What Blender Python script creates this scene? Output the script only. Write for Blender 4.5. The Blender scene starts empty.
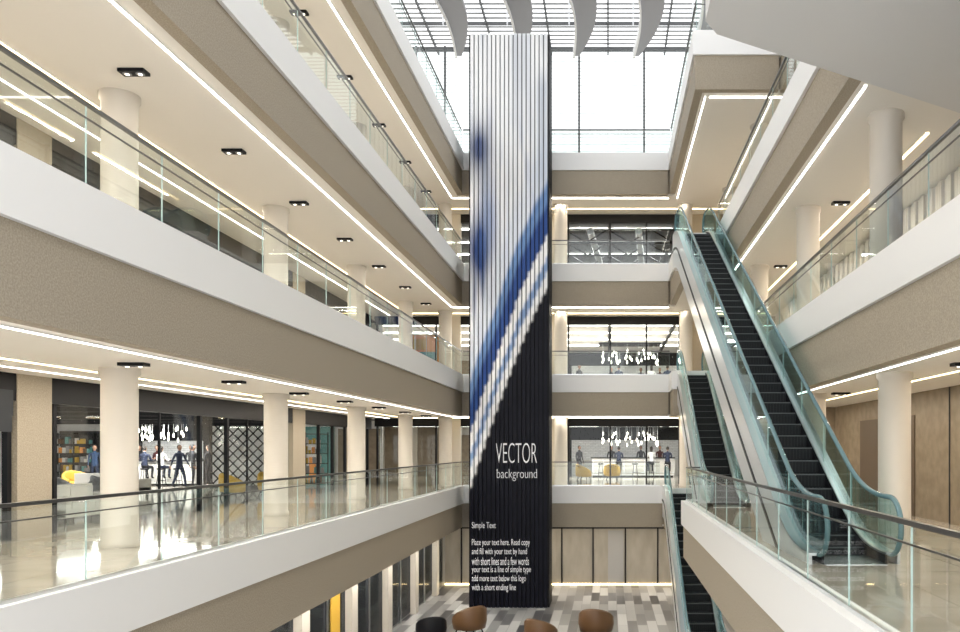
import bpy, bmesh, math, random
from mathutils import Vector, Matrix, noise
random.seed(7)
S=bpy.context.scene
try:
    S.view_settings.view_transform='Standard'
    S.view_settings.look='None'
except Exception as e: print(e)
COL=S.collection
F=825.0; VPX,VPY=608,448; CZ=6.12
L={1:0.0,2:4.5,3:9.0,4:13.5,5:18.0}
XL=-5.84; D=33.4; SD=1.57
XR={2:3.95,3:4.1,4:3.7,5:2.43}
# ------------------------------------------------ materials
def mk(name,c,rough=.5,metal=0,emit=None,es=0,spec=None):
    m=bpy.data.materials.new(name); m.use_nodes=True
    b=m.node_tree.nodes['Principled BSDF']
    b.inputs['Base Color'].default_value=(*c,1); b.inputs['Roughness'].default_value=rough
    b.inputs['Metallic'].default_value=metal
    if spec is not None: b.inputs['Specular IOR Level'].default_value=spec
    if emit: b.inputs['Emission Color'].default_value=(*emit,1); b.inputs['Emission Strength'].default_value=es
    return m
def coords(nt,scale=(1,1,1),rot=(0,0,0)):
    tc=nt.nodes.new('ShaderNodeTexCoord'); mp=nt.nodes.new('ShaderNodeMapping')
    nt.links.new(tc.outputs['Object'],mp.inputs['Vector']); mp.inputs['Scale'].default_value=scale; mp.inputs['Rotation'].default_value=rot
    return mp.outputs['Vector']
def noisy(name,c1,c2,scale,rough=.5,det=3,metal=0,bump=0,sc=(1,1,1)):
    m=mk(name,c1,rough,metal); nt=m.node_tree; b=nt.nodes['Principled BSDF']
    n=nt.nodes.new('ShaderNodeTexNoise'); n.inputs['Scale'].default_value=scale; n.inputs['Detail'].default_value=det
    nt.links.new(coords(nt,sc),n.inputs['Vector'])
    r=nt.nodes.new('ShaderNodeValToRGB'); r.color_ramp.elements[0].position=.35; r.color_ramp.elements[1].position=.65
    r.color_ramp.elements[0].color=(*c1,1); r.color_ramp.elements[1].color=(*c2,1)
    nt.links.new(n.outputs['Fac'],r.inputs['Fac']); nt.links.new(r.outputs['Color'],b.inputs['Base Color'])
    if bump:
        bp=nt.nodes.new('ShaderNodeBump'); bp.inputs['Strength'].default_value=bump; bp.inputs['Distance'].default_value=.02
        nt.links.new(n.outputs['Fac'],bp.inputs['Height']); nt.links.new(bp.outputs['Normal'],b.inputs['Normal'])
    return m
def brick(name,c1,c2,mort,w,h,rough,msize=.01,rot=(0,0,0),off=.5,bias=0):
    m=mk(name,c1,rough); nt=m.node_tree; b=nt.nodes['Principled BSDF']
    n=nt.nodes.new('ShaderNodeTexBrick'); n.inputs['Scale'].default_value=1; n.inputs['Bias'].default_value=bias
    n.inputs['Color1'].default_value=(*c1,1); n.inputs['Color2'].default_value=(*c2,1); n.inputs['Mortar'].default_value=(*mort,1)
    n.inputs['Brick Width'].default_value=w; n.inputs['Row Height'].default_value=h; n.inputs['Mortar Size'].default_value=msize; n.offset=off
    nt.links.new(coords(nt,(1,1,1),rot),n.inputs['Vector']); nt.links.new(n.outputs['Color'],b.inputs['Base Color'])
    return m
def glassm(name,c,refl=.07,gc=(1,1,1),graze=.2):
    m=bpy.data.materials.new(name); m.use_nodes=True; nt=m.node_tree; nt.nodes.clear()
    o=nt.nodes.new('ShaderNodeOutputMaterial'); t=nt.nodes.new('ShaderNodeBsdfTransparent'); g=nt.nodes.new('ShaderNodeBsdfGlossy')
    mx=nt.nodes.new('ShaderNodeMixShader'); lw=nt.nodes.new('ShaderNodeLayerWeight'); lw.inputs['Blend'].default_value=.25
    ad=nt.nodes.new('ShaderNodeMath'); ad.operation='MULTIPLY_ADD'; ad.inputs[1].default_value=graze; ad.inputs[2].default_value=refl; ad.use_clamp=True
    t.inputs['Color'].default_value=(*c,1); g.inputs['Roughness'].default_value=.02; g.inputs['Color'].default_value=(*gc,1)
    nt.links.new(lw.outputs['Facing'],ad.inputs[0]); nt.links.new(ad.outputs[0],mx.inputs['Fac'])
    nt.links.new(t.outputs[0],mx.inputs[1]); nt.links.new(g.outputs[0],mx.inputs[2]); nt.links.new(mx.outputs[0],o.inputs['Surface'])
    return m
WHITE=mk('white_plaster',(.89,.885,.875),.45)
PANELW=mk('white_soffit_panel',(.74,.74,.74),.5)
SOFF=mk('cream_soffit',(.88,.845,.785),.6)
BEIGE=noisy('beige_textured_plaster',(.32,.275,.21),(.44,.38,.295),45,.7,5,bump=.2)
TAN=noisy('tan_wall_panel',(.22,.17,.115),(.29,.23,.16),4,.5,6)
COLM=mk('column_cream',(.62,.575,.505),.35)
BLACK=mk('black_metal',(.010,.010,.012),.45,spec=.15)
DARK=mk('dark_grey_panel',(.032,.035,.04),.45,spec=.2)
MID=mk('mid_grey_panel',(.28,.28,.28),.5)
LOUV=mk('louvre_grey',(.42,.43,.45),.5)
BAR=mk('glazing_bar',(.12,.125,.13),.5)
STEEL=mk('brushed_steel',(.75,.77,.78),.28,1)
SILVER=mk('silver_cladding',(.74,.75,.76),.3,.3)
CHROME=mk('handrail_steel',(.12,.12,.12),.3,.8)
RUBBER=mk('handrail_rubber',(.11,.21,.24),.18)
GLASS=glassm('balustrade_glass',(.95,.975,.965),.025,graze=.18)
EGLASS=glassm('escalator_glass',(.76,.89,.90),.07,(.9,1,1),.34)
SGLASS=glassm('shopfront_glass',(.96,.98,.98),.015,graze=.12)
GEDGE=mk('glass_edge',(.45,.58,.56),.2)
LEDW=mk('led_warm_white',(1,1,1),.5,0,(1,.95,.87),9)
LEDY=mk('led_amber',(1,1,1),.5,0,(1,.76,.38),7)
LAMP=mk('lamp_glow',(1,1,1),.5,0,(1,.9,.75),7)
WOOD=mk('brown_leather',(.15,.075,.03),.45)
YEL=mk('mustard_fabric',(.62,.38,.03),.7)
GREYF=mk('grey_fabric',(.2,.2,.21),.8)
OFFW=mk('offwhite_fabric',(.7,.68,.64),.8)
TEAL=mk('teal_panel',(.10,.32,.31),.4)
ORANGE=mk('orange_panel',(.8,.3,.05),.5)
YPOST=mk('yellow_poster',(.6,.36,.04),.5)
RED=mk('red_sign',(.7,.04,.03),.4,0,(1,.1,.05),.8)
GPAN=noisy('greige_wall_panel',(.25,.23,.195),(.30,.275,.235),3,.35,3,sc=(1,1,.3))
MARBLE=noisy('polished_marble',(.45,.40,.335),(.58,.535,.47),.9,.07,6)
def add_tiles(m):
    nt=m.node_tree; b=nt.nodes['Principled BSDF']; src=b.inputs['Base Color'].links[0].from_socket
    br=nt.nodes.new('ShaderNodeTexBrick'); br.inputs['Scale'].default_value=1; br.offset=0
    br.inputs['Color1'].default_value=(1,1,1,1);br.inputs['Color2'].default_value=(.93,.93,.93,1);br.inputs['Mortar'].default_value=(.62,.6,.57,1)
    br.inputs['Brick Width'].default_value=1.2; br.inputs['Row Height'].default_value=1.2; br.inputs['Mortar Size'].default_value=.008
    nt.links.new(coords(nt),br.inputs['Vector'])
    mx=nt.nodes.new('ShaderNodeMixRGB'); mx.blend_type='MULTIPLY'; mx.inputs['Fac'].default_value=1
    nt.links.new(src,mx.inputs['Color1']); nt.links.new(br.outputs['Color'],mx.inputs['Color2']); nt.links.new(mx.outputs['Color'],b.inputs['Base Color'])
add_tiles(MARBLE)
PLANK=brick('plank_stone_floor',(.62,.62,.61),(.05,.05,.055),(.22,.22,.22),1.9,.34,.3,.008,(0,0,math.pi/2),.37,.12)
WBRICK=brick('white_glazed_brick',(.85,.85,.85),(.72,.73,.74),(.45,.45,.45),.3,.1,.3,.008,(math.pi/2,0,0))
CURT=noisy('sheer_curtain',(.75,.72,.68),(.5,.47,.43),5,.8,2,sc=(1,6,.05))
# ------------------------------------------------ mesh builder
class MB:
    def __init__(s): s.v=[];s.f=[];s.m=[];s.mats=[];s.sm=[]
    def mi(s,m):
        if m not in s.mats: s.mats.append(m)
        return s.mats.index(m)
    def add(s,vs,fs,m,smooth=False):
        o=len(s.v); s.v+= [tuple(v) for v in vs]; k=s.mi(m)
        for f in fs: s.f.append([i+o for i in f]); s.m.append(k); s.sm.append(smooth)
    def box(s,x0,x1,y0,y1,z0,z1,m):
        s.add([(x0,y0,z0),(x1,y0,z0),(x1,y1,z0),(x0,y1,z0),(x0,y0,z1),(x1,y0,z1),(x1,y1,z1),(x0,y1,z1)],
              [(0,3,2,1),(4,5,6,7),(0,1,5,4),(1,2,6,5),(2,3,7,6),(3,0,4,7)],m)
    def prism(s,poly,z0,z1,m):
        n=len(poly); s.add([(x,y,z0) for x,y in poly]+[(x,y,z1) for x,y in poly],
            [list(range(n))[::-1],list(range(n,2*n))]+[(i,(i+1)%n,n+(i+1)%n,n+i) for i in range(n)],m)
    def prismx(s,poly,x0,x1,m):
        n=len(poly); s.add([(x0,y,z) for y,z in poly]+[(x1,y,z) for y,z in poly],
            [list(range(n)),list(range(n,2*n))[::-1]]+[(i,n+i,n+(i+1)%n,(i+1)%n) for i in range(n)],m)
    def wall(s,p0,p1,t,z0,z1,m):
        a=Vector((p0[0],p0[1]));b=Vector((p1[0],p1[1]));d=(b-a).normalized();n=Vector((-d.y,d.x))*t/2
        s.prism([tuple(a-n),tuple(b-n),tuple(b+n),tuple(a+n)],z0,z1,m)
    def tube(s,p0,p1,r,m,seg=8,r1=None):
        a=Vector(p0);b=Vector(p1);d=(b-a).normalized()
        u=d.orthogonal().normalized();w=d.cross(u); r1=r if r1 is None else r1
        vs=[a+(u*math.cos(2*math.pi*i/seg)+w*math.sin(2*math.pi*i/seg))*r for i in range(seg)]
        vs+=[b+(u*math.cos(2*math.pi*i/seg)+w*math.sin(2*math.pi*i/seg))*r1 for i in range(seg)]
        s.add(vs,[(i,(i+1)%seg,seg+(i+1)%seg,seg+i) for i in range(seg)],m,True)
        s.add(vs,[list(range(seg))[::-1],list(range(seg,2*seg))],m)
    def lathe(s,c,prof,m,seg=20):
        vs=[];n=len(prof)
        for r,z in prof:
            for i in range(seg): a=2*math.pi*i/seg; vs.append((c[0]+r*math.cos(a),c[1]+r*math.sin(a),c[2]+z))
        fs=[(j*seg+i,j*seg+(i+1)%seg,(j+1)*seg+(i+1)%seg,(j+1)*seg+i) for j in range(n-1) for i in range(seg)]
        s.add(vs,fs,m,True); s.add(vs,[list(range(seg))[::-1],list(range((n-1)*seg,n*seg))],m)
    def build(s,name,parent=None,bevel=0,loc=None,rz=0):
        me=bpy.data.meshes.new(name); me.from_pydata(s.v,[],s.f)
        for m in s.mats: me.materials.append(m)
        me.polygons.foreach_set('material_index',s.m); me.polygons.foreach_set('use_smooth',s.sm); me.update()
        o=bpy.data.objects.new(name,me); COL.objects.link(o)
        if parent: o.parent=parent
        if loc: o.location=loc
        o.rotation_euler[2]=rz
        if bevel:
            b=o.modifiers.new('bevel','BEVEL'); b.width=bevel; b.segments=3; b.limit_method='ANGLE'
        return o
def empty(name,loc=(0,0,0),rz=0):
    e=bpy.data.objects.new(name,None); COL.objects.link(e); e.location=loc; e.rotation_euler[2]=rz; return e
def area(name,loc,sx,sy,p,c=(1,.93,.82),rot=(0,0,0)):
    l=bpy.data.lights.new(name,'AREA'); l.shape='RECTANGLE'; l.size=sx; l.size_y=sy; l.energy=p; l.color=c
    o=bpy.data.objects.new(name,l); COL.objects.link(o); o.location=loc; o.rotation_euler=rot; return o
def link(o,loc,rz=0,name=None,sc=1):
    n=bpy.data.objects.new(name or o.name.split('.')[0],o.data); COL.objects.link(n); n.location=loc; n.rotation_euler[2]=rz; n.scale=(sc,)*3
    for md in o.modifiers:
        if md.type=='BEVEL':
            b=n.modifiers.new('bevel','BEVEL'); b.width=md.width; b.segments=md.segments; b.limit_method='ANGLE'
    return n
# ------------------------------------------------ floors / slabs
g=MB(); g.box(-14,14,2,53,-.2,0,PLANK); g.build('floor')
def slabbox(mb,x0,x1,y0,y1,z):
    mb.box(x0,x1,y0,y1,z-1.5,z-.02,BEIGE); mb.box(x0,x1,y0,y1,z-.02,z,MARBLE); mb.box(x0,x1,y0,y1,z-SD,z-1.5,SOFF)
def fasc_x(mb,x,y0,y1,z,sgn,c0=0):
    a,b=sorted((x-sgn*.3,x)); mb.box(a,b,y0,y1,z-.62,z+.08,WHITE)
    a,b=sorted((x-sgn*.3,x-sgn*.07)); mb.box(a,b,y0+c0,y1,z-SD-.02,z-.62,BEIGE)
def fasc_y(mb,y,x0,x1,z):
    mb.box(x0,x1,y,y+.3,z-.62,z+.08,WHITE); mb.box(x0,x1,y+.07,y+.3,z-SD-.02,z-.62,BEIGE)
for n in (2,3,4,5):
    z=L[n]; mb=MB()
    slabbox(mb,-32,XL-.29,2,D+.29,z); fasc_x(mb,XL,2,D,z,1); mb.build('floor_gallery_left_%d'%n)
    mb=MB(); slabbox(mb,-32,14,D+.29,53,z)
    xr=2.45 if n in(3,4) else (2.2 if n==2 else XR[5])
    fasc_y(mb,D,XL-.3,xr,z); mb.build('floor_gallery_far_%d'%n)
    mb=MB()
    if n<5:
        if n==2:
            slabbox(mb,2.44,14,2,24.01,z); slabbox(mb,XR[2]+.29,14,24.01,D+.29,z)
            fasc_x(mb,2.15,2,24.3,z,-1)
            mb.box(2.45,XR[2]+.3,24.01,24.3,z-SD,z+.0,WHITE)
            fasc_x(mb,XR[2],24.3,D+.3,z,-1)
            slabbox(mb,2.49,XR[2],31.8,D+.29,z); fasc_y(mb,31.5,2.5,XR[2],z); fasc_x(mb,2.2,31.5,D,z,-1,.07)
        else:
            y1={3:31.6,4:28.6}[n]; ys=2 if n==3 else 12.8
            slabbox(mb,XR[n]+.29,14,ys,D+.29,z)
            fasc_x(mb,XR[n],ys,y1,z,-1)
            slabbox(mb,2.74,XR[n]+.29,y1+.29,D+.29,z); fasc_y(mb,y1,2.75,XR[n]+.3,z); fasc_x(mb,2.45,y1,D,z,-1,.07)
            if n==4: mb.prism([(1.27,2),(14,2),(14,19.0),(6.2,14.15),(1.5,11.35),(1.3,11.0)],z-SD-.12,z+.02,PANELW)
    else:
        slabbox(mb,XR[5]+.29,14,23.89,D+.29,z); fasc_x(mb,XR[5],23.6,D,z,-1,.07); fasc_y(mb,23.6,XR[5]+.3,4.9,z)
        slabbox(mb,5.19,14,2,23.89,z); fasc_x(mb,4.9,2,23.9,z,-1)
    mb.build('floor_gallery_right_%d'%n)
# ------------------------------------------------ columns
cm=MB(); cm.lathe((0,0,0),[(.30,0),(.30,.08),(.275,.1),(.275,2.80),(.31,2.84),(.31,2.93)],COLM,32)
c0=cm.build('round_column',loc=(-8.05,13.6,L[2]))
for n in (2,3,4):
    for y in (13.6,20,26.4,32.8):
        if not (n==2 and y==13.6): link(c0,(-8.05,y,L[n]))
        if n==4 and y<14: continue
        link(c0,(5.0 if n==2 else 4.85,y if y>14 else 14.4,L[n]))
    for x in (-6.9,-2.0,3.3): link(c0,(x,35,L[n]))
# ------------------------------------------------ ceiling LED + downlights
def ledline(x0,x1,y0,y1,z,m,nm='led_strip_light'):
    mb=MB(); mb.box(x0,x1,y0,y1,z-.03,z+.01,m); mb.box(x0-.012,x0,y0,y1,z-.02,z+.01,WHITE); mb.box(x1,x1+.012,y0,y1,z-.02,z+.01,WHITE); mb.build(nm)
for n in (2,3,4,5):
    zc=L[n]-SD
    ledline(XL-.61,XL-.57,2,D+.6,zc,LEDW); ledline(-8.74,-8.66,2,36,zc,LEDY,'cove_strip_light'); ledline(-9.55,-9.52,2,36,zc,LEDW)
    xe=(2.5 if n>2 else XR[2])
    ledline(XL-.57,xe,D+.6,D+.64,zc,LEDW); ledline(-8.6,5,D+2.1,D+2.16,zc,LEDY,'cove_strip_light')
    xr=XR[n]; y0={2:2,3:2,4:15.2,5:24.2}[n]
    if n==2: ledline(2.7,2.74,2,23.9,zc,LEDW)
    ledline(xr+.40,xr+.44,y0-(2 if n==4 else 0),D+.6,zc,LEDW); ledline(5.85,5.91,y0,36,zc,LEDY,'cove_strip_light')
    if n==5: ledline(xr+.55,7,24.2,24.24,zc,LEDW)
dl=MB(); dl.box(-.2,.2,-.10,.10,-.05,.01,BLACK)
for x in (-.10,.10): dl.lathe((x,0,-.06),[(.065,0),(.065,.02)],MID,12); dl.lathe((x,0,-.063),[(.03,0),(.03,.01)],LAMP,10)
d0=None
for n in (2,3,4,5):
    zc=L[n]-SD
    for i in range(8):
        y=12.7-3.4+3.4*i
        for x in (-7.3,5.5):
            if n==2 and x>0: continue
            if n==5 and x>0: continue
            if n==4 and x>0 and y<15: continue
            if d0 is None: d0=dl.build('recessed_downlight',loc=(x,y,zc))
            else: link(d0,(x,y,zc))
for n in (2,3,4,5):
    zc=L[n]-SD-.05
    for (x,p) in ((XL-.59,370),(-9.0,400)):
        area('linear_ceiling_light',(x,17.5,zc),.03,31,p*(.88 if n==2 else 1.15),(1,.945,.86))
    area('linear_ceiling_light',(-1.2,D+1.2,zc),9,.03,150,(1,.9,.76))
    if n==2: area('linear_ceiling_light',(5.95,18,zc),.03,30,270,(1,.9,.76))
    elif n==3: area('linear_ceiling_light',(5.95,18,zc),.03,30,380,(1,.9,.76))
    elif n==4: area('linear_ceiling_light',(5.95,24.5,zc),.03,18,320,(1,.9,.76))
    else: area('linear_ceiling_light',(5.95,29,zc),.03,9,170,(1,.9,.76))
# ------------------------------------------------ balustrades
def rail(pts,z,h=1.05,name='glass_balustrade'):
    mb=MB(); 
    for a,b in zip(pts[:-1],pts[1:]):
        a=Vector(a);b=Vector(b);ln=(b-a).length;d=(b-a)/ln;n=max(1,round(ln/1.6))
        mb.wall(a,b,.05,z+.07,z+.12,STEEL)
        for i in range(n):
            p=a+d*(ln*i/n+.008);q=a+d*(ln*(i+1)/n-.008)
            mb.wall(p,q,.014,z+.1,z+h-.03,GLASS)
            mb.wall(q-d*.002,q+d*.003,.016,z+.1,z+h-.03,GEDGE)
        mb.wall(a,b,.045,z+h-.02,z+h+.02,CHROME)
        mb.wall(a,b,.02,z+h-.17,z+h-.155,CHROME)
    return mb.build(name)
for n in (2,3,4,5):
    z=L[n]; xr={2:2.1,3:2.5,4:2.5,5:XR[5]+.1}[n]
    rail([(XL-.12,3),(XL-.12,D+.12)],z); rail([(XL-.05,D+.12),(xr,D+.12)],z)
rail([(2.3,3),(2.3,24.15),(2.7,24.15)],L[2]); rail([(4.07,24.15),(4.07,31.4)],L[2])
rail([(4.24,3),(4.24,31.5)],L[3]); rail([(3.84,13),(3.84,28.6)],L[4]); 
rail([(2.55,D),(2.55,23.75),(5.0,23.75),(5.0,3)],L[5])
# ------------------------------------------------ shopfronts far & interiors
def ceil_h(n): return L[n]+2.93
for n in (2,3,4):
    z=L[n]; c=ceil_h(n); y=36.5; mb=MB()
    mb.box(-10.3,14,y-.1,y+.12,c-.36,c,BLACK)
    for x in (-10.2,-7.6,-5.2,-2.35,-1.75,.1,1.7,3.15): mb.box(x-.035,x+.035,y-.06,y+.06,z,c-.36,BLACK)
    mb.box(3.4,14,y-.12,y+.12,z,c,BEIGE); mb.box(-2.6,-2.05,y-.15,y+.15,z,c,COLM); mb.box(-7.4,-6.5,y-.15,y+.15,z,c,COLM)
    mb.box(-10.2,3.2,y-.006,y+.006,z+.02,c-.36,SGLASS)
    mb.build('window_shopfront_far_%d'%n)
    w=MB(); 
    w.box(-20,14,50,50.2,z,c,OFFW); w.box(-20,-9,49.9,50,z,c,TAN)
    for xx in (-18,-16,-14,-12,-10): w.box(xx,xx+.5,49.7,49.9,z,c,COLM)
    w.box(-2.2,4.6,49.9,50,z+.9,z+2.1,WBRICK); w.box(-2.4,4.8,49.85,49.95,z+2.1,c,BLACK)
    w.box(-2.4,-2.2,49.8,50,z,z+2.2,BLACK); w.box(4.6,4.8,49.8,50,z,z+2.2,BLACK)
    w.box(4.8,9,49.85,49.98,z,z+2.6,DARK); w.box(-9,-2.6,49.85,49.98,z,z+2.4,TAN)
    w.box(-20.2,-20,38.3,50,z,c,TAN)
    w.box(9,9.2,36.7,50,z,c,WHITE); w.build('wall_far_%d'%n)
    cc=MB(); cc.box(-20,9,38.3,50,c-.06,c-.005,DARK if n!=3 else WHITE); cc.box(-10.3,9,36.7,38.3,c-.06,c-.005,DARK if n!=3 else WHITE)
    for yy in (38.5,41,43.5,46): cc.box(-12,8,yy,yy+.07,c-.12,c-.06,LEDW)
    for xx in (-3,0,3,6): cc.box(xx,xx+.12,36.8,50,c-.22,c-.06,BLACK)
    cc.build('ceiling_shop_far_%d'%n)
    area('shop_ceiling_light',(0,43,c-.25),10,.3,780,(1,.96,.9))
    area('shop_ceiling_light',(-12,44,c-.25),4,.3,180,(1,.9,.75))
mb=MB(); mb.box(-9.3,-7.8,38.5,38.6,L[3]+.3,L[3]+2.4,ORANGE); mb.box(-9.1,-8.0,38.45,38.5,L[3]+1.2,L[3]+1.6,TEAL); mb.box(-9.1,-8.5,38.45,38.5,L[3]+1.7,L[3]+2.2,YPOST); mb.box(-9.35,-7.75,38.4,38.6,L[3],L[3]+.3,DARK); mb.build('shop_display_sign')
mb=MB(); 
for yy in (38,40.5,43,46):
    z1=ceil_h(4)-.25; z0=z1-.6
    mb.tube((-4,yy,z1),(7,yy,z1),.05,BLACK); mb.tube((-4,yy,z0),(7,yy,z0),.05,BLACK)
    for i in range(11): mb.tube((-4+i,yy,z0 if i%2 else z1),(-3+i,yy,z1 if i%2 else z0),.035,BLACK,6)
for xx in (-.8,1.4): mb.tube((xx,37.5,ceil_h(4)-.45),(xx+.6,48,ceil_h(4)-.45),.16,STEEL,14)
mb.build('ceiling_truss')
# ------------------------------------------------ left shop
for n in (2,3,4):
    z=L[n]; c=ceil_h(n); x=-10.5; mb=MB()
    mb.box(x-.12,x+.1,2,36.3,c-.48,c,BLACK)
    for y in (2.5,5.2,8,11,14.4,15.6,21.2,22.7,25.3,28.4,29.9,31.4,32.9,34.6,36): mb.box(x-.05,x+.05,y-.05,y+.05,z,c-.48,BLACK)
    for y in (17.4,19.3,24): mb.box(x-.025,x+.025,y-.025,y+.025,z,c-.48,BLACK)
    for a,b in ((14.5,15.4),(27.2,28.3),(33.2,34.3)): mb.box(x-.12,x+.12,a,b,z,c,BEIGE)
    mb.box(x-.08,x+.08,25.4,26.0,z,c,DARK)
    mb.box(x-.12,x+.12,2,14.4,c-.75,c-.3,DARK)
    mb.box(x-.006,x+.006,2,36,z+.02,c-.48,SGLASS)
    mb.build('window_shopfront_left_%d'%n)
    w=MB(); w.box(-32,-10.4,38,38.2,z,c,WHITE)
    w.box(-21.6,-18.3,37.9,38,z+1.95,c,BLACK); w.box(-21.4,-18.5,37.93,38,z,z+1.95,WBRICK)
    w.box(-21.7,-21.4,37.7,38,z,c,BLACK); w.box(-18.5,-18.2,37.7,38,z,c,BLACK)
    w.box(-25.2,-23.2,37.9,38,z,z+2.4,DARK); w.box(-23,-21.7,37.88,38,z+1.2,c,BLACK)
    w.box(-18.2,-17.6,37.9,38,z,c,BLACK); w.box(-17.4,-16,37.9,38,z,z+2.4,MID)
    w.box(-14.8,-12.6,37.9,38,z,z+2.6,TEAL); w.box(-14.3,-13.2,37.85,37.9,z+.8,z+2.0,OFFW); w.box(-13.7,-13.4,37.8,37.86,z+.2,z+1.2,ORANGE)
    w.box(-12.4,-10.5,37.9,38,z,z+2.5,TAN)
    w.box(-32.2,-32,2,38,z,c,OFFW); w.build('wall_left_%d'%n)
    cc=MB(); cc.box(-32,-10.65,2,38,c-.06,c-.005,DARK if n<4 else WHITE)
    for xx in (-27,-24,-21,-18,-15,-12.5): cc.box(xx,xx+.06,4,37,c-.12,c-.06,LEDW)
    for yy in range(5,38,3): cc.box(-31,-10.8,yy,yy+.14,c-.30,c-.12,BLACK)
    cc.build('ceiling_shop_left_%d'%n)
    area('shop_ceiling_light',(-19,24,c-.33),.4,24,1150 if n==2 else 500,(1,.97,.92))
    if n==2: area('shop_ceiling_light',(-19,34.1,c-.33),6,.2,400,(1,.97,.92))
mb=MB(); mb.box(-10.38,-10.33,12.6,14.3,L[2]+1.9,L[2]+2.4,DARK); mb.box(-10.33,-10.31,12.9,13.8,L[2]+2.05,L[2]+2.25,RED); mb.box(-10.38,-10.33,12.8,14.0,L[2]+.2,L[2]+1.6,TEAL); mb.build('shop_wall_sign')
mb=MB(); x0,x1,y,z=-15.9,-13.7,33,L[2]
mb.box(x0,x1,y,y+.04,z,z+.12,BLACK); mb.box(x0,x1,y,y+.04,z+2.5,z+2.6,BLACK); mb.box(x0,x0+.06,y,y+.04,z,z+2.6,BLACK); mb.box(x1-.06,x1,y,y+.04,z,z+2.6,BLACK)
mb.box(x0,x1,y+.1,y+.12,z,z+2.6,WHITE)
for i in range(-6,6):
    for s in(1,-1):
        a=x0+i*.4 if s>0 else x1-i*.4
        p0=Vector((a,y,z+.1)); p1=Vector((a+s*2.4,y,z+2.5))
        dx=p1.x-p0.x
        ta,tb=sorted(((x0-p0.x)/dx,(x1-p0.x)/dx)); t0=max(0,ta);t1=min(1,tb)
        if t1-t0>.03: mb.tube(p0.lerp(p1,t0),p0.lerp(p1,t1),.026,BLACK,6)
mb.build('lattice_screen')
# shelving with bottles/boxes in left shop
def shelf(w):
    mb=MB()
    for xx in (-w/2,0,w/2): mb.box(xx-.02,xx+.02,-.18,.18,0,2.3,BLACK)
    cs=[OFFW,TEAL,ORANGE,MID,WOOD,YEL]
    for k in range(6):
        zz=.1+k*.42; mb.box(-w/2,w/2,-.18,.18,zz,zz+.03,BLACK)
        xx=-w/2+.06
        while xx<w/2-.16:
            ww=random.uniform(.06,.14); hh=random.uniform(.14,.32)
            if random.random()<.8 and k<5:
                mb.box(xx,xx+ww,-.1,.1,zz+.03,zz+.03+hh,random.choice(cs))
            xx+=ww+.03
    return mb
sh=shelf(1.8).build('display_shelf',loc=(-24.2,37.5,L[2])); link(sh,(-12.9,35.2,L[2]),.3); link(sh,(6.4,49.4,L[2])); link(sh,(6.4,49.4,L[3]))
# ------------------------------------------------ ground level walls
mb=MB(); x=-7.3; zt=L[2]-SD
mb.box(x-.2,x,2,37,0,zt,MID)
y=10
k=0
while y<36:
    m=[DARK,COLM,DARK,DARK,COLM,DARK][k%6]
    if m is COLM: mb.box(x,x+.22,y,y+.5,0,zt,COLM); y+=.55
    else:
        mb.box(x,x+.05,y,y+1.5,.1,zt-.25,DARK); mb.box(x+.04,x+.08,y-.02,y+.05,0,zt,STEEL); mb.box(x+.05,x+.06,y+.15,y+1.35,.3,zt-.4,SGLASS); y+=1.6
    k+=1
mb.box(x+.06,x+.09,16.4,17.2,.8,2.4,YPOST); mb.box(x+.06,x+.09,21.5,22.2,.8,2.2,YPOST)
mb.build('wall_ground_left')
mb=MB(); y=37
mb.box(-9,9,y,y+.2,0,zt,GPAN)
for xx in (-8,-6.6,-5.2,-3.6,-2.1,-.7,.75,2.2,3.6): 
    mb.box(xx,xx+.06,y-.05,y,0,zt,BLACK); mb.box(xx+.1,xx+1.3,y-.03,y,.12,zt-.5,GPAN)
mb.box(.0,.7,y-.035,y-.03,.12,zt-.5,MID)
mb.box(-9,9,y-.06,y,zt-.42,zt-.36,BLACK); mb.box(-9,9,y-.08,y,0,.04,LEDY)
mb.build('wall_ground_far')
mb=MB(); mb.box(5.5,5.7,2,37,0,zt,BEIGE); mb.build('wall_ground_right')
area('linear_ceiling_light',(-6.6,20,zt-.06),.05,28,300,(1,.93,.82)); area('linear_ceiling_light',(0,34.6,zt-.06),12,.05,140,(1,.92,.8)); area('linear_ceiling_light',(4.6,18,zt-.06),.05,28,150,(1,.93,.82))
BRD=mk('brown_door',(.11,.075,.045),.5)
for n in (2,3,4):
    z=L[n];c=ceil_h(n); mb=MB(); x=7.3
    if n==2:
        mb.box(x,x+.2,2,33.5,z,c,TAN); mb.box(6.0,x,26.5,26.7,z,c,TAN)
        for yy in (13,17.6): mb.box(x-.02,x,yy,yy+.03,z,c,DARK)
        mb.box(6.3,7.0,26.44,26.5,z,z+2.2,BRD); mb.box(x-.03,x,19.6,23.8,z,z+2.4,BRD)
    else:
        mb.box(x,x+.2,2,36,z,c,WHITE); 
        for i in range(120):
            yy=3+i*.25; mb.box(x-.08-(.05 if i%2 else 0),x-.05,yy,yy+.2,z+.05,c-.05,CURT)
        for yy in (10,16,22,28): mb.box(x-.2,x-.1,yy,yy+.08,z,c,BLACK)
    mb.build('wall_right_%d'%n)
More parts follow.
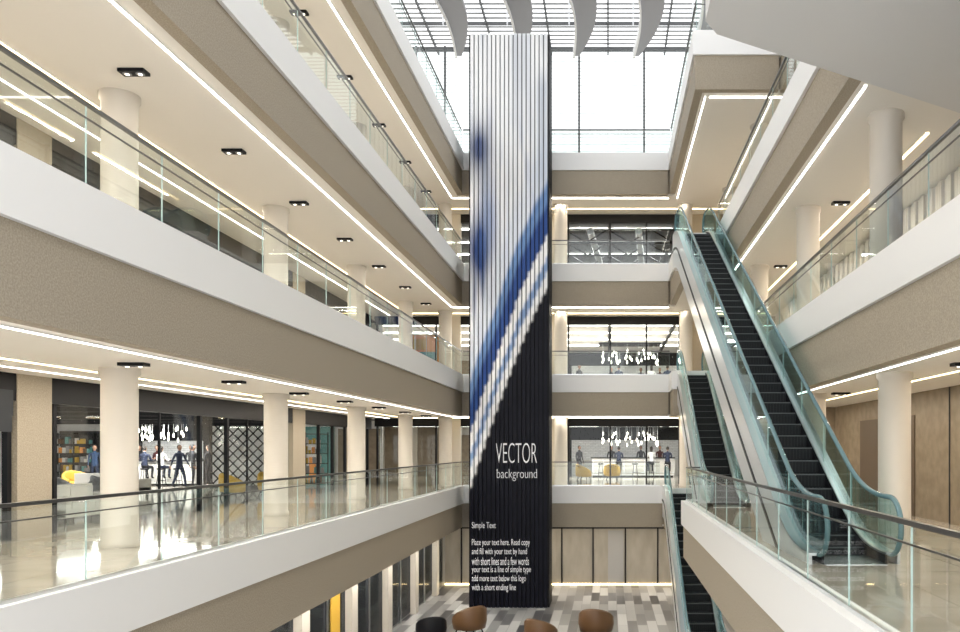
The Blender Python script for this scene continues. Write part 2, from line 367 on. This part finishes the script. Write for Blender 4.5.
# ------------------------------------------------ skylight & clerestory
RZ=25.5; mb=MB()
for i in range(98):
    yy=2+i*.4; mb.box(-12,12,yy,yy+.15,RZ+.25,RZ+.27,LOUV)
for xx in (-12,-8.4,-5.6,-2.8,0,2.8,5.6,8.4,12): mb.box(xx-.04,xx+.04,2,41,RZ+.12,RZ+.24,BAR)
for yy in (2,8,14,20,26,32,38,40.5): mb.box(-12,12,yy-.04,yy+.04,RZ+.1,RZ+.24,BAR)
mb.build('skylight_louvre_roof')
FIN=mk('grey_fin',(.34,.34,.36),.5)
fb=MB(); lf=[];rt_=[]
for i in range(25):
    t=i/24; yy=30+8.6*t; w=.12+.46*(1-t**2.4); cx=.75*math.sin(t*math.pi*.9)
    lf.append((cx-w,yy)); rt_.append((cx+w,yy))
zb=RZ-1.05
fb.prism([(-.58,4)]+lf+rt_[::-1]+[(.58,4)],zb,zb+.18,FIN)
fb.prism([(-.64,4)]+[(a-.05,b) for a,b in lf]+[(a+.03,b) for a,b in lf][::-1]+[(-.54,4)],zb-.12,zb+.3,WHITE)
for yy in (6,12,18,24,30,36): fb.box(-.03,.03,yy,yy+.06,zb+.15,RZ+.2,STEEL)
fo=fb.build('skylight_fin_beam',loc=(-7.2,0,0))
for xx in (-4.4,-1.7,1.1,3.7): link(fo,(xx,0,0))
mb=MB(); y=40
for xx in (-12,-9.3,-7.9,-6.4,-4.4,-1.4,1.75,4.0,6.5,9): mb.box(xx-.05,xx+.05,y-.06,y+.06,L[5],RZ+.1,BAR)
for zz in (L[5]+.05,L[5]+1.1,RZ): mb.box(-12,12,y-.05,y+.05,zz-.05,zz+.05,BAR)
for i in range(34): mb.box(-12,12,y+.4,y+.42,L[5]+1.6+i*.17,L[5]+1.635+i*.17,WHITE)
mb.box(-12,12,y-.006,y+.006,L[5],RZ,SGLASS); mb.build('window_clerestory_far')
mb=MB(); x=-10.2
for yy in range(4,40,3): mb.box(x-.05,x+.05,yy-.05,yy+.05,L[5],RZ+.1,MID)
for zz in (L[5]+.05,L[5]+2.2,L[5]+4.4,RZ): mb.box(x-.05,x+.05,2,39.8,zz-.04,zz+.04,MID)
mb.build('window_clerestory_left')
# ------------------------------------------------ pylon
PX0,PX1,PY,PZ=-5.29,-2.3,31.6,22.0
def lerp(a,b,t): return tuple(a[i]+(b[i]-a[i])*t for i in range(3))
def sstep(a,b,x):
    t=min(1,max(0,(x-a)/(b-a))); return t*t*(3-2*t)
def pcol(u,yp):
    B=288+200*(max(0,1-u)**1.18)
    s=yp-B
    n1=noise.noise(Vector((u*6,yp*.008,1.3)))*.5+.5
    n2=noise.noise(Vector((u*11,yp*.013,7.7)))*.5+.5
    n3=noise.noise(Vector((u*24,yp*.004,3.1)))*.5+.5
    W=(.97,.975,.98); G=(.52,.57,.64); BL=(.045,.14,.40); DB=(.02,.05,.18); LB=(.40,.52,.72)
    c=lerp(W,G,sstep(.52,.78,n1)*.7); c=lerp(c,LB,sstep(.6,.8,n3)*.4)
    c=lerp(c,BL,sstep(.62,.8,n2)*.7*sstep(90,160,yp))
    a=math.exp(-((u-.12)/.17)**2)*(math.exp(-((yp-148)/24)**2)+math.exp(-((yp-248)/38)**2))
    c=lerp(c,DB,min(1,a*(.85+n2*.6)))
    a=math.exp(-((u-.25)/.13)**2)*math.exp(-((yp-215)/45)**2); c=lerp(c,BL,a*.7)
    a=math.exp(-((u-.93)/.08)**2)*sstep(60,90,yp)*(1-sstep(170,215,yp)); c=lerp(c,G,a*.9)
    a=math.exp(-((u-.5)/.25)**2)*math.exp(-((yp-150)/70)**2); c=lerp(c,W,a*.8)
    k=s+ (n1-.5)*12
    c=lerp(c,lerp(W,LB,.6),sstep(-170,-135,k)*.6)
    c=lerp(c,(.16,.28,.54),sstep(-116,-104,k))
    c=lerp(c,(.03,.075,.26),sstep(-94,-82,k))
    c=lerp(c,(.96,.965,.97),sstep(-58,-54,k))
    c=lerp(c,(.22,.33,.56),sstep(-38,-32,k))
    c=lerp(c,(.92,.93,.94),sstep(-22,-17,k))
    c=lerp(c,(.0025,.003,.009),sstep(-3,2,s))
    return c
pm=bpy.data.materials.new('slat_print_and_gap_shade'); pm.use_nodes=True; nt=pm.node_tree
at=nt.nodes.new('ShaderNodeVertexColor'); at.layer_name='print'; bb=nt.nodes['Principled BSDF']; nt.links.new(at.outputs['Color'],bb.inputs['Base Color']); bb.inputs['Roughness'].default_value=.4; bb.inputs['Specular IOR Level'].default_value=.15
pylon=empty('printed_slat_pylon')
NS=18; pitch=(PX1-PX0)/NS; rows=340; V=[];Fc=[];C=[]
def px_y(z): return VPY-(z-CZ)*F/PY
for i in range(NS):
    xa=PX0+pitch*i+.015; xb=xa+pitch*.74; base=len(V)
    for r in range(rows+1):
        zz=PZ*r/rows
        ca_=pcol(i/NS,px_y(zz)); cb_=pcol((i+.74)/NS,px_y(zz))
        for (x,yy,k,c) in ((xa,PY+.09,.6,ca_),(xa,PY,1,ca_),(xb,PY,1,cb_),(xb,PY+.09,.6,cb_)):  # print darkens towards the back of slat sides, gap shade painted into vertex colour
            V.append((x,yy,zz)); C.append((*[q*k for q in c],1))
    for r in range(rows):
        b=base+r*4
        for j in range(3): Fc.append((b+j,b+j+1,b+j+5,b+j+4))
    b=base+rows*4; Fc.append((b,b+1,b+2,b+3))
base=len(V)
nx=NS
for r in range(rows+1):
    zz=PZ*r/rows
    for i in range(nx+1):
        c=pcol(min(1,i/nx),px_y(zz)); V.append((PX0+(PX1-PX0)*i/nx,PY+.09,zz)); C.append((*[q*.22 for q in c],1))  # backing repeats the print much darker: shade between slats put into the colour
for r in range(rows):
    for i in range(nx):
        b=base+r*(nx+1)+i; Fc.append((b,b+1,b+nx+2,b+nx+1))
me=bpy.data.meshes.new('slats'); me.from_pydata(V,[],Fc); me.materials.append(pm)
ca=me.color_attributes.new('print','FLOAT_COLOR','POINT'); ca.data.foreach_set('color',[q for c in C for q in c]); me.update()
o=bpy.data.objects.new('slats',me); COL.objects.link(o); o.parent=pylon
mb=MB(); mb.box(PX0,PX1,PY+.095,33.2,0,PZ-.02,DARK)
for i in range(9): mb.box(PX1,PX1+.05,PY+.1+i*.17,PY+.19+i*.17,0,PZ-.02,BLACK); mb.box(PX0-.05,PX0,PY+.1+i*.17,PY+.19+i*.17,0,PZ-.02,BLACK)
mb.build('core',pylon)
TXT=mk('sign_lettering',(.8,.8,.83),.5,0,(1,1,1),.1)
def text(s,x,z,width,height,name,off):
    cu=bpy.data.curves.new(name,'FONT'); cu.body=s; cu.extrude=.01; cu.offset=off; ob=bpy.data.objects.new('t',cu); COL.objects.link(ob)
    bpy.context.view_layer.update()
    me=bpy.data.meshes.new_from_object(ob.evaluated_get(bpy.context.evaluated_depsgraph_get())); bpy.data.objects.remove(ob)
    xs=[v.co.x for v in me.vertices]; ys=[v.co.y for v in me.vertices]
    sx=width/(max(xs)-min(xs)); sy=height/(max(ys)-min(ys)); mx,my=min(xs),min(ys)
    for v in me.vertices: v.co=Vector((x+(v.co.x-mx)*sx,PY-.03-v.co.z,z+(v.co.y-my)*sy))
    me.materials.clear(); me.materials.append(TXT)
    o=bpy.data.objects.new(name,me); COL.objects.link(o); o.parent=pylon
def P(x,y): return ((x-VPX)*PY/F, CZ+(VPY-y)*PY/F)
def ptext(s,x0,x1,yt,yb,name,off=0):
    a=P(x0,yb);b=P(x1,yt); text(s,a[0],a[1],b[0]-a[0],b[1]-a[1],name,off)
ptext('VECTOR',496,537,443,463,'title_lettering',-.016); ptext('background',497,537,469,481,'subtitle_lettering',-.014)
ptext('Simple Text',472,496,522,530,'caption_lettering')
for i,(s,w) in enumerate((('Place your text here. Read copy',530),('and fill with your text by hand',527),('with short lines and a few words',529),('your text is a line of simple type',531),('add more text below this logo',526),('with a short ending line',516))):
    ptext(s,472,w,539+i*9,547+i*9,'body_lettering_%d'%i)
# ------------------------------------------------ escalators
STR=mk('step_tread',(.018,.019,.021),.5,.2,spec=.25)
def escalator(cx,y0,z0,rise,rz=0,flat=1.3,trunc=None):
    run=rise/math.tan(math.radians(30)); ty=2*flat+run
    e=empty('escalator',(cx,y0,z0),rz)
    raw=[(0,0),(flat,0),(flat+run,rise),(ty,rise)]
    path=[(0,0)]
    for i in (1,2):
        p=Vector(raw[i]);a=(Vector(raw[i-1])-p).normalized()*.9+p;b=(Vector(raw[i+1])-p).normalized()*.9+p
        for k in range(9):
            t=k/8; q=a*(1-t)**2+p*2*t*(1-t)+b*t*t; path.append((q.x,q.y))
    path.append((ty,rise))
    def zz(y):
        if y<=0: return 0
        for (a,b),(c,d) in zip(path[:-1],path[1:]):
            if y<=c: return b+(d-b)*(y-a)/(c-a)
        return rise
    mb=MB()
    for s in(-1,1):
        xi,xo=sorted((s*.60,s*.64))
        for (a,b),(c,d) in zip(path[:-1],path[1:]):
            b0=b-1.05;d0=d-1.05
            mb.prismx([(a,b0),(c,d0),(c,d+.12),(a,b+.12)],xi,xo,SILVER)
            xa,xb=sorted((s*.44,s*.64)); mb.prismx([(a,b+.12),(c,d+.12),(c,d+.16),(a,b+.16)],xa,xb,STEEL)
            xa,xb=sorted((s*.43,s*.46)); mb.prismx([(a,b-.15),(c,d-.15),(c,d+.13),(a,b+.13)],xa,xb,BLACK)
            xa,xb=sorted((s*.64,s*.66)); mb.prismx([(a,b-.48),(c,d-.48),(c,d-.40),(a,b-.40)],xa,xb,DARK)
    for (a,b),(c,d) in zip(path[:-1],path[1:]): mb.prismx([(a,b-1.1),(c,d-1.1),(c,d-1.03),(a,b-1.03)],-.64,.64,SILVER)
    mb.build('truss_cladding',e)
    st=MB(); y=.9
    while y<ty-.9:
        h=zz(y+.2); 
        st.box(-.43,.43,y,y+.41,h-.32,h,STR)
        for i in range(14): xx=-.40+i*.06; st.box(xx,xx+.02,y+.0,y+.4,h,h+.008,DARK)
        for i in range(14): xx=-.40+i*.06; st.box(xx,xx+.03,y-.008,y,h-.2,h-.01,STR)
        st.box(-.43,.43,y-.010,y+.010,h-.006,h+.01,BAR)
        y+=.4
    st.box(-.43,.43,-.1,.92,-.02,.012,STEEL); st.box(-.43,.43,ty-.92,ty+.1,rise-.02,rise+.012,STEEL); st.build('steps',e)
    for s in (-1,1):
        x=s*.5; gl=MB()
        for (a,b),(c,d) in zip(path[:-1],path[1:]): gl.prismx([(a,b+.15),(c,d+.15),(c,d+.92),(a,b+.92)],x-.008,x+.008,EGLASS)
        for (yc,zc,sg) in ((0,.15+.385,-1),(ty,rise+.15+.385,1)):
            pl=[(yc+sg*.385*math.sin(t),zc-.385*math.cos(t)) for t in [math.pi*k/14 for k in range(15)]]
            gl.prismx(pl,x-.008,x+.008,EGLASS)
        k=flat+.6
        while k<ty-flat: gl.prismx([(k,zz(k)+.15),(k+.015,zz(k)+.15),(k+.015,zz(k)+.92),(k,zz(k)+.92)],x-.01,x+.01,GEDGE); k+=1.5
        gl.build('glass_panel',e)
        hp=[]
        for k in range(15): t=math.pi*k/14; hp.append((-.40*math.sin(t),.535-.40*math.cos(t)))
        hp+= [(a,b+.935) for a,b in path[1:-1]]
        for k in range(15): t=math.pi*(1-k/14); hp.append((ty+.40*math.sin(t),rise+.535-.40*math.cos(t)))
        cu=bpy.data.curves.new('handrail','CURVE'); cu.dimensions='3D'; sp=cu.splines.new('POLY'); sp.points.add(len(hp)-1)
        for i,(a,b) in enumerate(hp): sp.points[i].co=(x,a,b,1)
        cu.bevel_depth=.038; cu.bevel_resolution=3; cu.materials.append(RUBBER)
        o=bpy.data.objects.new('handrail',cu); COL.objects.link(o); o.parent=e
    return e
escalator(3.44,11.5,L[2],9.0,math.atan2(.5,17.5),1.1)
escalator(3.3,22.5,L[2],4.5)
escalator(2.80,22.4,L[1],4.5)
# ------------------------------------------------ furniture
def tubchair(m):
    mb=MB(); N=28; vs=[];fs=[]
    for i in range(N+1):
        a=math.radians(-35+250*i/N); b=math.sin(math.pi*i/N); top=.52+.30*b**1.2
        for (r,z) in ((.30,.20),(.40,.22),(.44,.40),(.43,top-.05),(.39,top),(.33,top-.03),(.32,.40)):
            vs.append((r*math.cos(a),r*math.sin(a)*.95,z))
    K=7
    for i in range(N):
        for j in range(K): fs.append((i*K+j,(i+1)*K+j,(i+1)*K+(j+1)%K,i*K+(j+1)%K))
    fs.append(list(range(K))[::-1]); fs.append([N*K+j for j in range(K)])
    mb.add(vs,fs,m,True)
    mb.lathe((0,-.03,0),[(.30,.19),(.35,.22),(.36,.36),(.34,.42),(.28,.445),(.05,.45)],m,28)
    for sx in(-1,1):
        for sy in (-1,1): mb.tube((sx*.2,sy*.2,.24),(sx*.28,sy*.27,0),.022,BLACK,8,.014)
    return mb
ch=tubchair(WOOD).build('tub_armchair',loc=(-4.5,26.8,0),rz=math.radians(220)); ch.scale=(1.3,)*3
link(ch,(-2.05,25.2,0),math.radians(150),sc=1.2); link(ch,(-.38,26.4,0),math.radians(170),sc=1.3)
cd=tubchair(BLACK).build('tub_armchair',loc=(-5.55,25.9,0),rz=math.radians(200)); cd.scale=(1.1,)*3
cy=tubchair(YEL).build('tub_armchair',loc=(-12.1,26.6,L[2]),rz=2.5); link(cy,(-11.4,27.9,L[2]),1.2); link(cy,(-17.8,28.5,L[2]),2); link(cy,(-18.9,29.3,L[2]),1)
link(cy,(-1.2,41,L[2]),2); link(cy,(.2,42,L[2]),3.1)
cg=tubchair(GREYF).build('tub_armchair',loc=(-14.9,24.5,L[2]),rz=2); link(cg,(-13.9,22.8,L[2]),.6); link(cg,(-15.9,23.1,L[2]),2.8); link(cg,(-3.4,42.5,L[2]),2); link(cg,(-16.9,25.4,L[2]),1.8)
def sofa(m):
    mb=MB(); mb.box(-1,1,-.42,.42,.14,.32,m); mb.box(-1,1,.26,.46,.3,.80,m)
    for s in(-1,1): a,b=sorted((s*1.0,s*.82)); mb.box(a,b,-.44,.44,.15,.6,m)
    for a,b in ((-.8,-.01),(.01,.8)): mb.box(a,b,-.44,.26,.32,.45,m); mb.box(a,b,.12,.28,.44,.76,m)
    for s in(-.9,.9):
        for t in(-.36,.36): mb.tube((s,t,.15),(s,t,0),.025,BLACK)
    return mb
so=sofa(OFFW).build('lounge_sofa',bevel=.04,loc=(-11.8,18.3,L[2]),rz=math.radians(90)); link(so,(-16.3,27.2,L[2]),math.radians(180))
ct=MB(); ct.box(-.5,.5,-.3,.3,.34,.38,BLACK)
for s in(-.45,.45):
    for t in(-.25,.25): ct.box(s-.02,s+.02,t-.02,t+.02,0,.34,BLACK)
c1=ct.build('coffee_table',loc=(-14.9,23.5,L[2])); link(c1,(-13.3,18.4,L[2]),1.57)
def bar(w):
    mb=MB(); mb.box(-w/2,w/2,-.3,.3,.08,1.04,WHITE); mb.box(-w/2-.06,w/2+.06,-.42,.36,1.04,1.10,DARK); mb.box(-w/2+.05,w/2-.05,-.25,.25,0,.08,BLACK)
    k=-w/2+.1
    while k<w/2-.4: mb.box(k,k+.5,-.32,-.3,.16,.96,OFFW); k+=.58
    mb.tube((-w/2,-.4,.25),(w/2,-.4,.25),.02,STEEL)
    return mb
def stool():
    mb=MB(); mb.lathe((0,0,0),[(.16,.70),(.18,.72),(.18,.76),(.1,.78)],BLACK,18)
    for i in range(4):
        a=math.pi/4+i*math.pi/2; mb.tube((.1*math.cos(a),.1*math.sin(a),.71),(.2*math.cos(a),.2*math.sin(a),0),.014,BLACK,6)
        b=a+math.pi/2; mb.tube((.17*math.cos(a),.17*math.sin(a),.25),(.17*math.cos(b),.17*math.sin(b),.25),.01,BLACK,6)
    return mb
b0=bar(3.0).build('bar_counter',loc=(-19.3,35.8,L[2]))
b1=bar(4.6).build('bar_counter',loc=(1.4,46.6,L[2])); link(b1,(1.4,46.6,L[3]))
st0=stool().build('bar_stool',loc=(-20.3,34.9,L[2]))
for x in (-19.6,-18.9,-18.2): link(st0,(x,34.9,L[2]))
for n in (2,3):
    for x in (-.4,.6,1.5,2.4,3.3): link(st0,(x,45.7,L[n]))
def pend(w,d,zt,zb,n,sc=1):
    mb=MB(); mb.box(-w/2,w/2,-d/2,d/2,zt-.04,zt,BLACK)
    for i in range(n):
        x=random.uniform(-w/2,w/2)*.95;y=random.uniform(-d/2,d/2)*.9;z=random.uniform(zb,zb+(zt-zb)*.65)
        mb.tube((x,y,z),(x,y,zt),.006,STEEL,4); mb.lathe((x,y,z),[(.01,-.11),(.032,-.08),(.038,-.04),(.026,.03),(.012,.07)],LAMP,8)
    return mb
pend(2.4,1.2,2.85,1.95,36).build('pendant_light_cluster',loc=(-19.4,35.6,L[2]))
pc=pend(3.4,1.4,2.85,1.8,42).build('pendant_light_cluster',loc=(1.2,45.6,L[2])); link(pc,(1.2,45.6,L[3]))
# ------------------------------------------------ people
SK=[mk('skin_a',(.55,.33,.23),.5),mk('skin_b',(.3,.16,.1),.5)]
HR=mk('hair_dark',(.02,.014,.01),.6)
def person(pose,shirt,pants,skin,longhair=False):
    A={}
    sit= pose=='sit'; hz=.88 if sit else .93
    dz=hz-.93
    A['pel']=(0,0,hz,.125,.10); A['sp']=(0,.0,1.10+dz,.115,.09); A['ch']=(0,.0,1.30+dz,.145,.10); A['nk']=(0,.01,1.47+dz,.055,.055); A['hd']=(0,-.005,1.56+dz,.05,.05)
    E=[('pel','sp','S'),('sp','ch','S'),('ch','nk','S'),('nk','hd','K')]
    for s,n in((-1,'l'),(1,'r')):
        A['sh'+n]=(s*.175,0,1.40+dz,.06,.06)
        if pose=='stand': el=(s*.23,.02,1.13);wr=(s*.235,-.06,.89)
        elif pose=='talk': el=(s*.23,0,1.14);wr=(s*.14,-.22,1.16) if s>0 else (s*.24,-.05,.9)
        elif pose=='walk': el=(s*.22,-s*.10,1.15);wr=(s*.22,-s*.24-.04,.93)
        else: el=(s*.23,-.08,1.14+dz);wr=(s*.16,-.30,1.17+dz)
        A['el'+n]=(*el,.042,.042);A['wr'+n]=(*wr,.028,.026)
        d=(Vector(wr)-Vector(el)).normalized(); pw=Vector(wr)+d*.08; A['pm'+n]=(*pw,.036,.018)
        E+=[('ch','sh'+n,'S'),('sh'+n,'el'+n,'S'),('el'+n,'wr'+n,'S'),('wr'+n,'pm'+n,'K')]
        A['hp'+n]=(s*.09,0,hz-.06,.09,.09)
        if sit: kn=(s*.12,-.40,hz-.08);an=(s*.12,-.34,hz-.50);to=(s*.12,-.48,hz-.55)
        elif pose=='walk': kn=(s*.09,-.12*s-.05,.50);an=(s*.09,-.26*s+.02,.09 if s>0 else .12);to=(s*.09,-.26*s-.14,.035)
        else: kn=(s*.10,-.01,.50);an=(s*.11,.02,.08);to=(s*.13,-.13,.035)
        A['kn'+n]=(*kn,.062,.062);A['an'+n]=(*an,.04,.045);A['to'+n]=(*to,.038,.03)
        E+=[('pel','hp'+n,'P'),('hp'+n,'kn'+n,'P'),('kn'+n,'an'+n,'P'),('an'+n,'to'+n,'B')]
        fl=[.075,.085,.08,.065]
        side=Vector((0,1,0)) if abs(d.z)>.7 else Vector((1,0,0))
        cur=Vector((-s,0,0)) if abs(d.z)>.7 else Vector((0,0,-1))
        for k in range(4):
            p=pw+d*.01+side*(.027-.018*k); q=p+d*fl[k]*.6+cur*.008; r=q+d*fl[k]*.4+cur*.025
            for nm,pt,rr in(('a',p,.010),('b',q,.009),('c',r,.008)): A['f%s%d%s'%(n,k,nm)]=(*pt,rr,rr)
            E+=[('f%s%da'%(n,k),'f%s%db'%(n,k),'K'),('f%s%db'%(n,k),'f%s%dc'%(n,k),'K')]
        p=pw-d*.05+side*.02; q=p+side*.03+d*.03; r=q+d*.035+cur*.01
        for nm,pt,rr in(('a',p,.012),('b',q,.010),('c',r,.009)): A['t%s%s'%(n,nm)]=(*pt,rr,rr)
        E+=[('t%sa'%n,'t%sb'%n,'K'),('t%sb'%n,'t%sc'%n,'K')]
    bm=bmesh.new(); ly=bm.verts.layers.skin.verify(); vv={}
    for k,a in A.items():
        v=bm.verts.new(a[:3]); v[ly].radius=(a[3],a[4]); vv[k]=v
        v[ly].use_root = k=='pel' or (k[0]in'ft' and k.endswith('a') )
    for a,b,_ in E: bm.edges.new((vv[a],vv[b]))
    me=bpy.data.meshes.new('p'); bm.to_mesh(me); bm.free(); ob=bpy.data.objects.new('p',me); COL.objects.link(ob)
    ob.modifiers.new('s','SKIN').use_smooth_shade=True; ss=ob.modifiers.new('u','SUBSURF'); ss.levels=1; ss.render_levels=1
    bpy.context.view_layer.update()
    m2=bpy.data.meshes.new_from_object(ob.evaluated_get(bpy.context.evaluated_depsgraph_get())); bpy.data.objects.remove(ob)
    m2.materials.clear()
    for m in (shirt,pants,skin,BLACK,HR,OFFW): m2.materials.append(m)
    segs=[(Vector(A[a][:3]),Vector(A[b][:3]),l) for a,b,l in E]
    mid={'S':0,'P':1,'K':2,'B':3}
    for p in m2.polygons:
        c=p.center;best=9;lab='S'
        for a,b,l in segs:
            t=max(0,min(1,(c-a).dot(b-a)/max(1e-9,(b-a).length_squared))); dd=(c-(a+(b-a)*t)).length
            if l=='S': dd-=.02
            if dd<best: best=dd;lab=l
        p.material_index=mid[lab]; p.use_smooth=True
    bm=bmesh.new(); bm.from_mesh(m2)
    def ball(c,s,mi,u=14,v=10,cut=None):
        r=bmesh.ops.create_uvsphere(bm,u_segments=u,v_segments=v,radius=1)
        for x in r['verts']: x.co=Vector((x.co.x*s[0],x.co.y*s[1]*(1-.15*(x.co.z<-.3)),x.co.z*s[2]))+Vector(c)
        fs=set(f for x in r['verts'] for f in x.link_faces)
        for f in fs: f.material_index=mi; f.smooth=True
        if cut: bmesh.ops.delete(bm,geom=[x for x in r['verts'] if cut(x.co)],context='VERTS')
    hc=(0,-.015,1.635+dz)
    ball(hc,(.075,.093,.115),2)
    ball((0,.004,1.655+dz),(.084,.098,.11),4,cut=lambda c:(c.y<-.045 and c.z<1.69+dz) or c.z<1.56+dz)
    if longhair: ball((0,.055,1.54+dz),(.075,.045,.15),4)
    ball((0,-.112,1.62+dz),(.012,.018,.02),2,8,6)
    for s in(-1,1): ball((s*.03,-.098,1.642+dz),(.011,.008,.007),4,8,6); ball((s*.077,-.01,1.63+dz),(.01,.02,.03),2,8,6)
    ball((0,-.1,1.575+dz),(.022,.008,.006),4,8,6)
    bm.to_mesh(m2); bm.free(); m2.name='person_body'
    return m2
NAVY=mk('navy_cloth',(.015,.022,.05),.8); GRC=mk('charcoal_cloth',(.02,.02,.024),.8); BLU=mk('blue_cloth',(.03,.06,.13),.8); WHC=mk('white_cloth',(.6,.6,.6),.8); REDC=mk('maroon_cloth',(.08,.025,.025),.8)
pmz=[person('stand',BLU,NAVY,SK[0]),person('talk',GRC,GRC,SK[0],True),person('walk',NAVY,NAVY,SK[1]),person('sit',NAVY,GRC,SK[0]),person('sit',WHC,NAVY,SK[0],True),person('stand',GRC,GRC,SK[1]),person('talk',REDC,GRC,SK[0])]
def pers(k,x,y,z,rz=0):
    o=bpy.data.objects.new('person',pmz[k]); COL.objects.link(o); o.location=(x,y,z); o.rotation_euler[2]=rz
z=L[2]
pers(0,-22.4,36.0,z,.5); pers(1,-20.9,36.8,z,0); pers(2,-17.3,33.3,z,1.2); pers(5,-18.6,36.8,z,.3); pers(6,-20.1,36.8,z,-.3)
pers(3,-19.6,34.9,z,math.pi); pers(4,-18.9,34.9,z,math.pi-.1); pers(5,-17.4,34.6,z,2); pers(1,-16.9,34.9,z,-1.8)
for n in (2,3):
    z=L[n]
    pers(1,.2,47.7,z,.2); pers(5,1.9,47.7,z,-.2); pers(6,3.0,47.7,z)
    pers(3,.6,45.7,z,math.pi); pers(4,2.4,45.7,z,math.pi+.1); pers(3,3.3,45.7,z,math.pi-.1)
    pers(5,-1.6,46,z,.8)
# ------------------------------------------------ world, camera
w=bpy.data.worlds.new('World'); S.world=w; w.use_nodes=True; bg=w.node_tree.nodes['Background']; bg.inputs['Color'].default_value=(.975,.985,1,1); bg.inputs['Strength'].default_value=2.1
cam=bpy.data.cameras.new('Camera'); co=bpy.data.objects.new('Camera',cam); COL.objects.link(co); co.location=(0,0,CZ); co.rotation_euler=(math.pi/2,0,0)
cam.sensor_width=36; cam.lens=F*36/960; cam.shift_x=-(VPX-480)/960; cam.shift_y=(VPY-316)/960; cam.clip_start=.05; cam.clip_end=300
S.camera=co
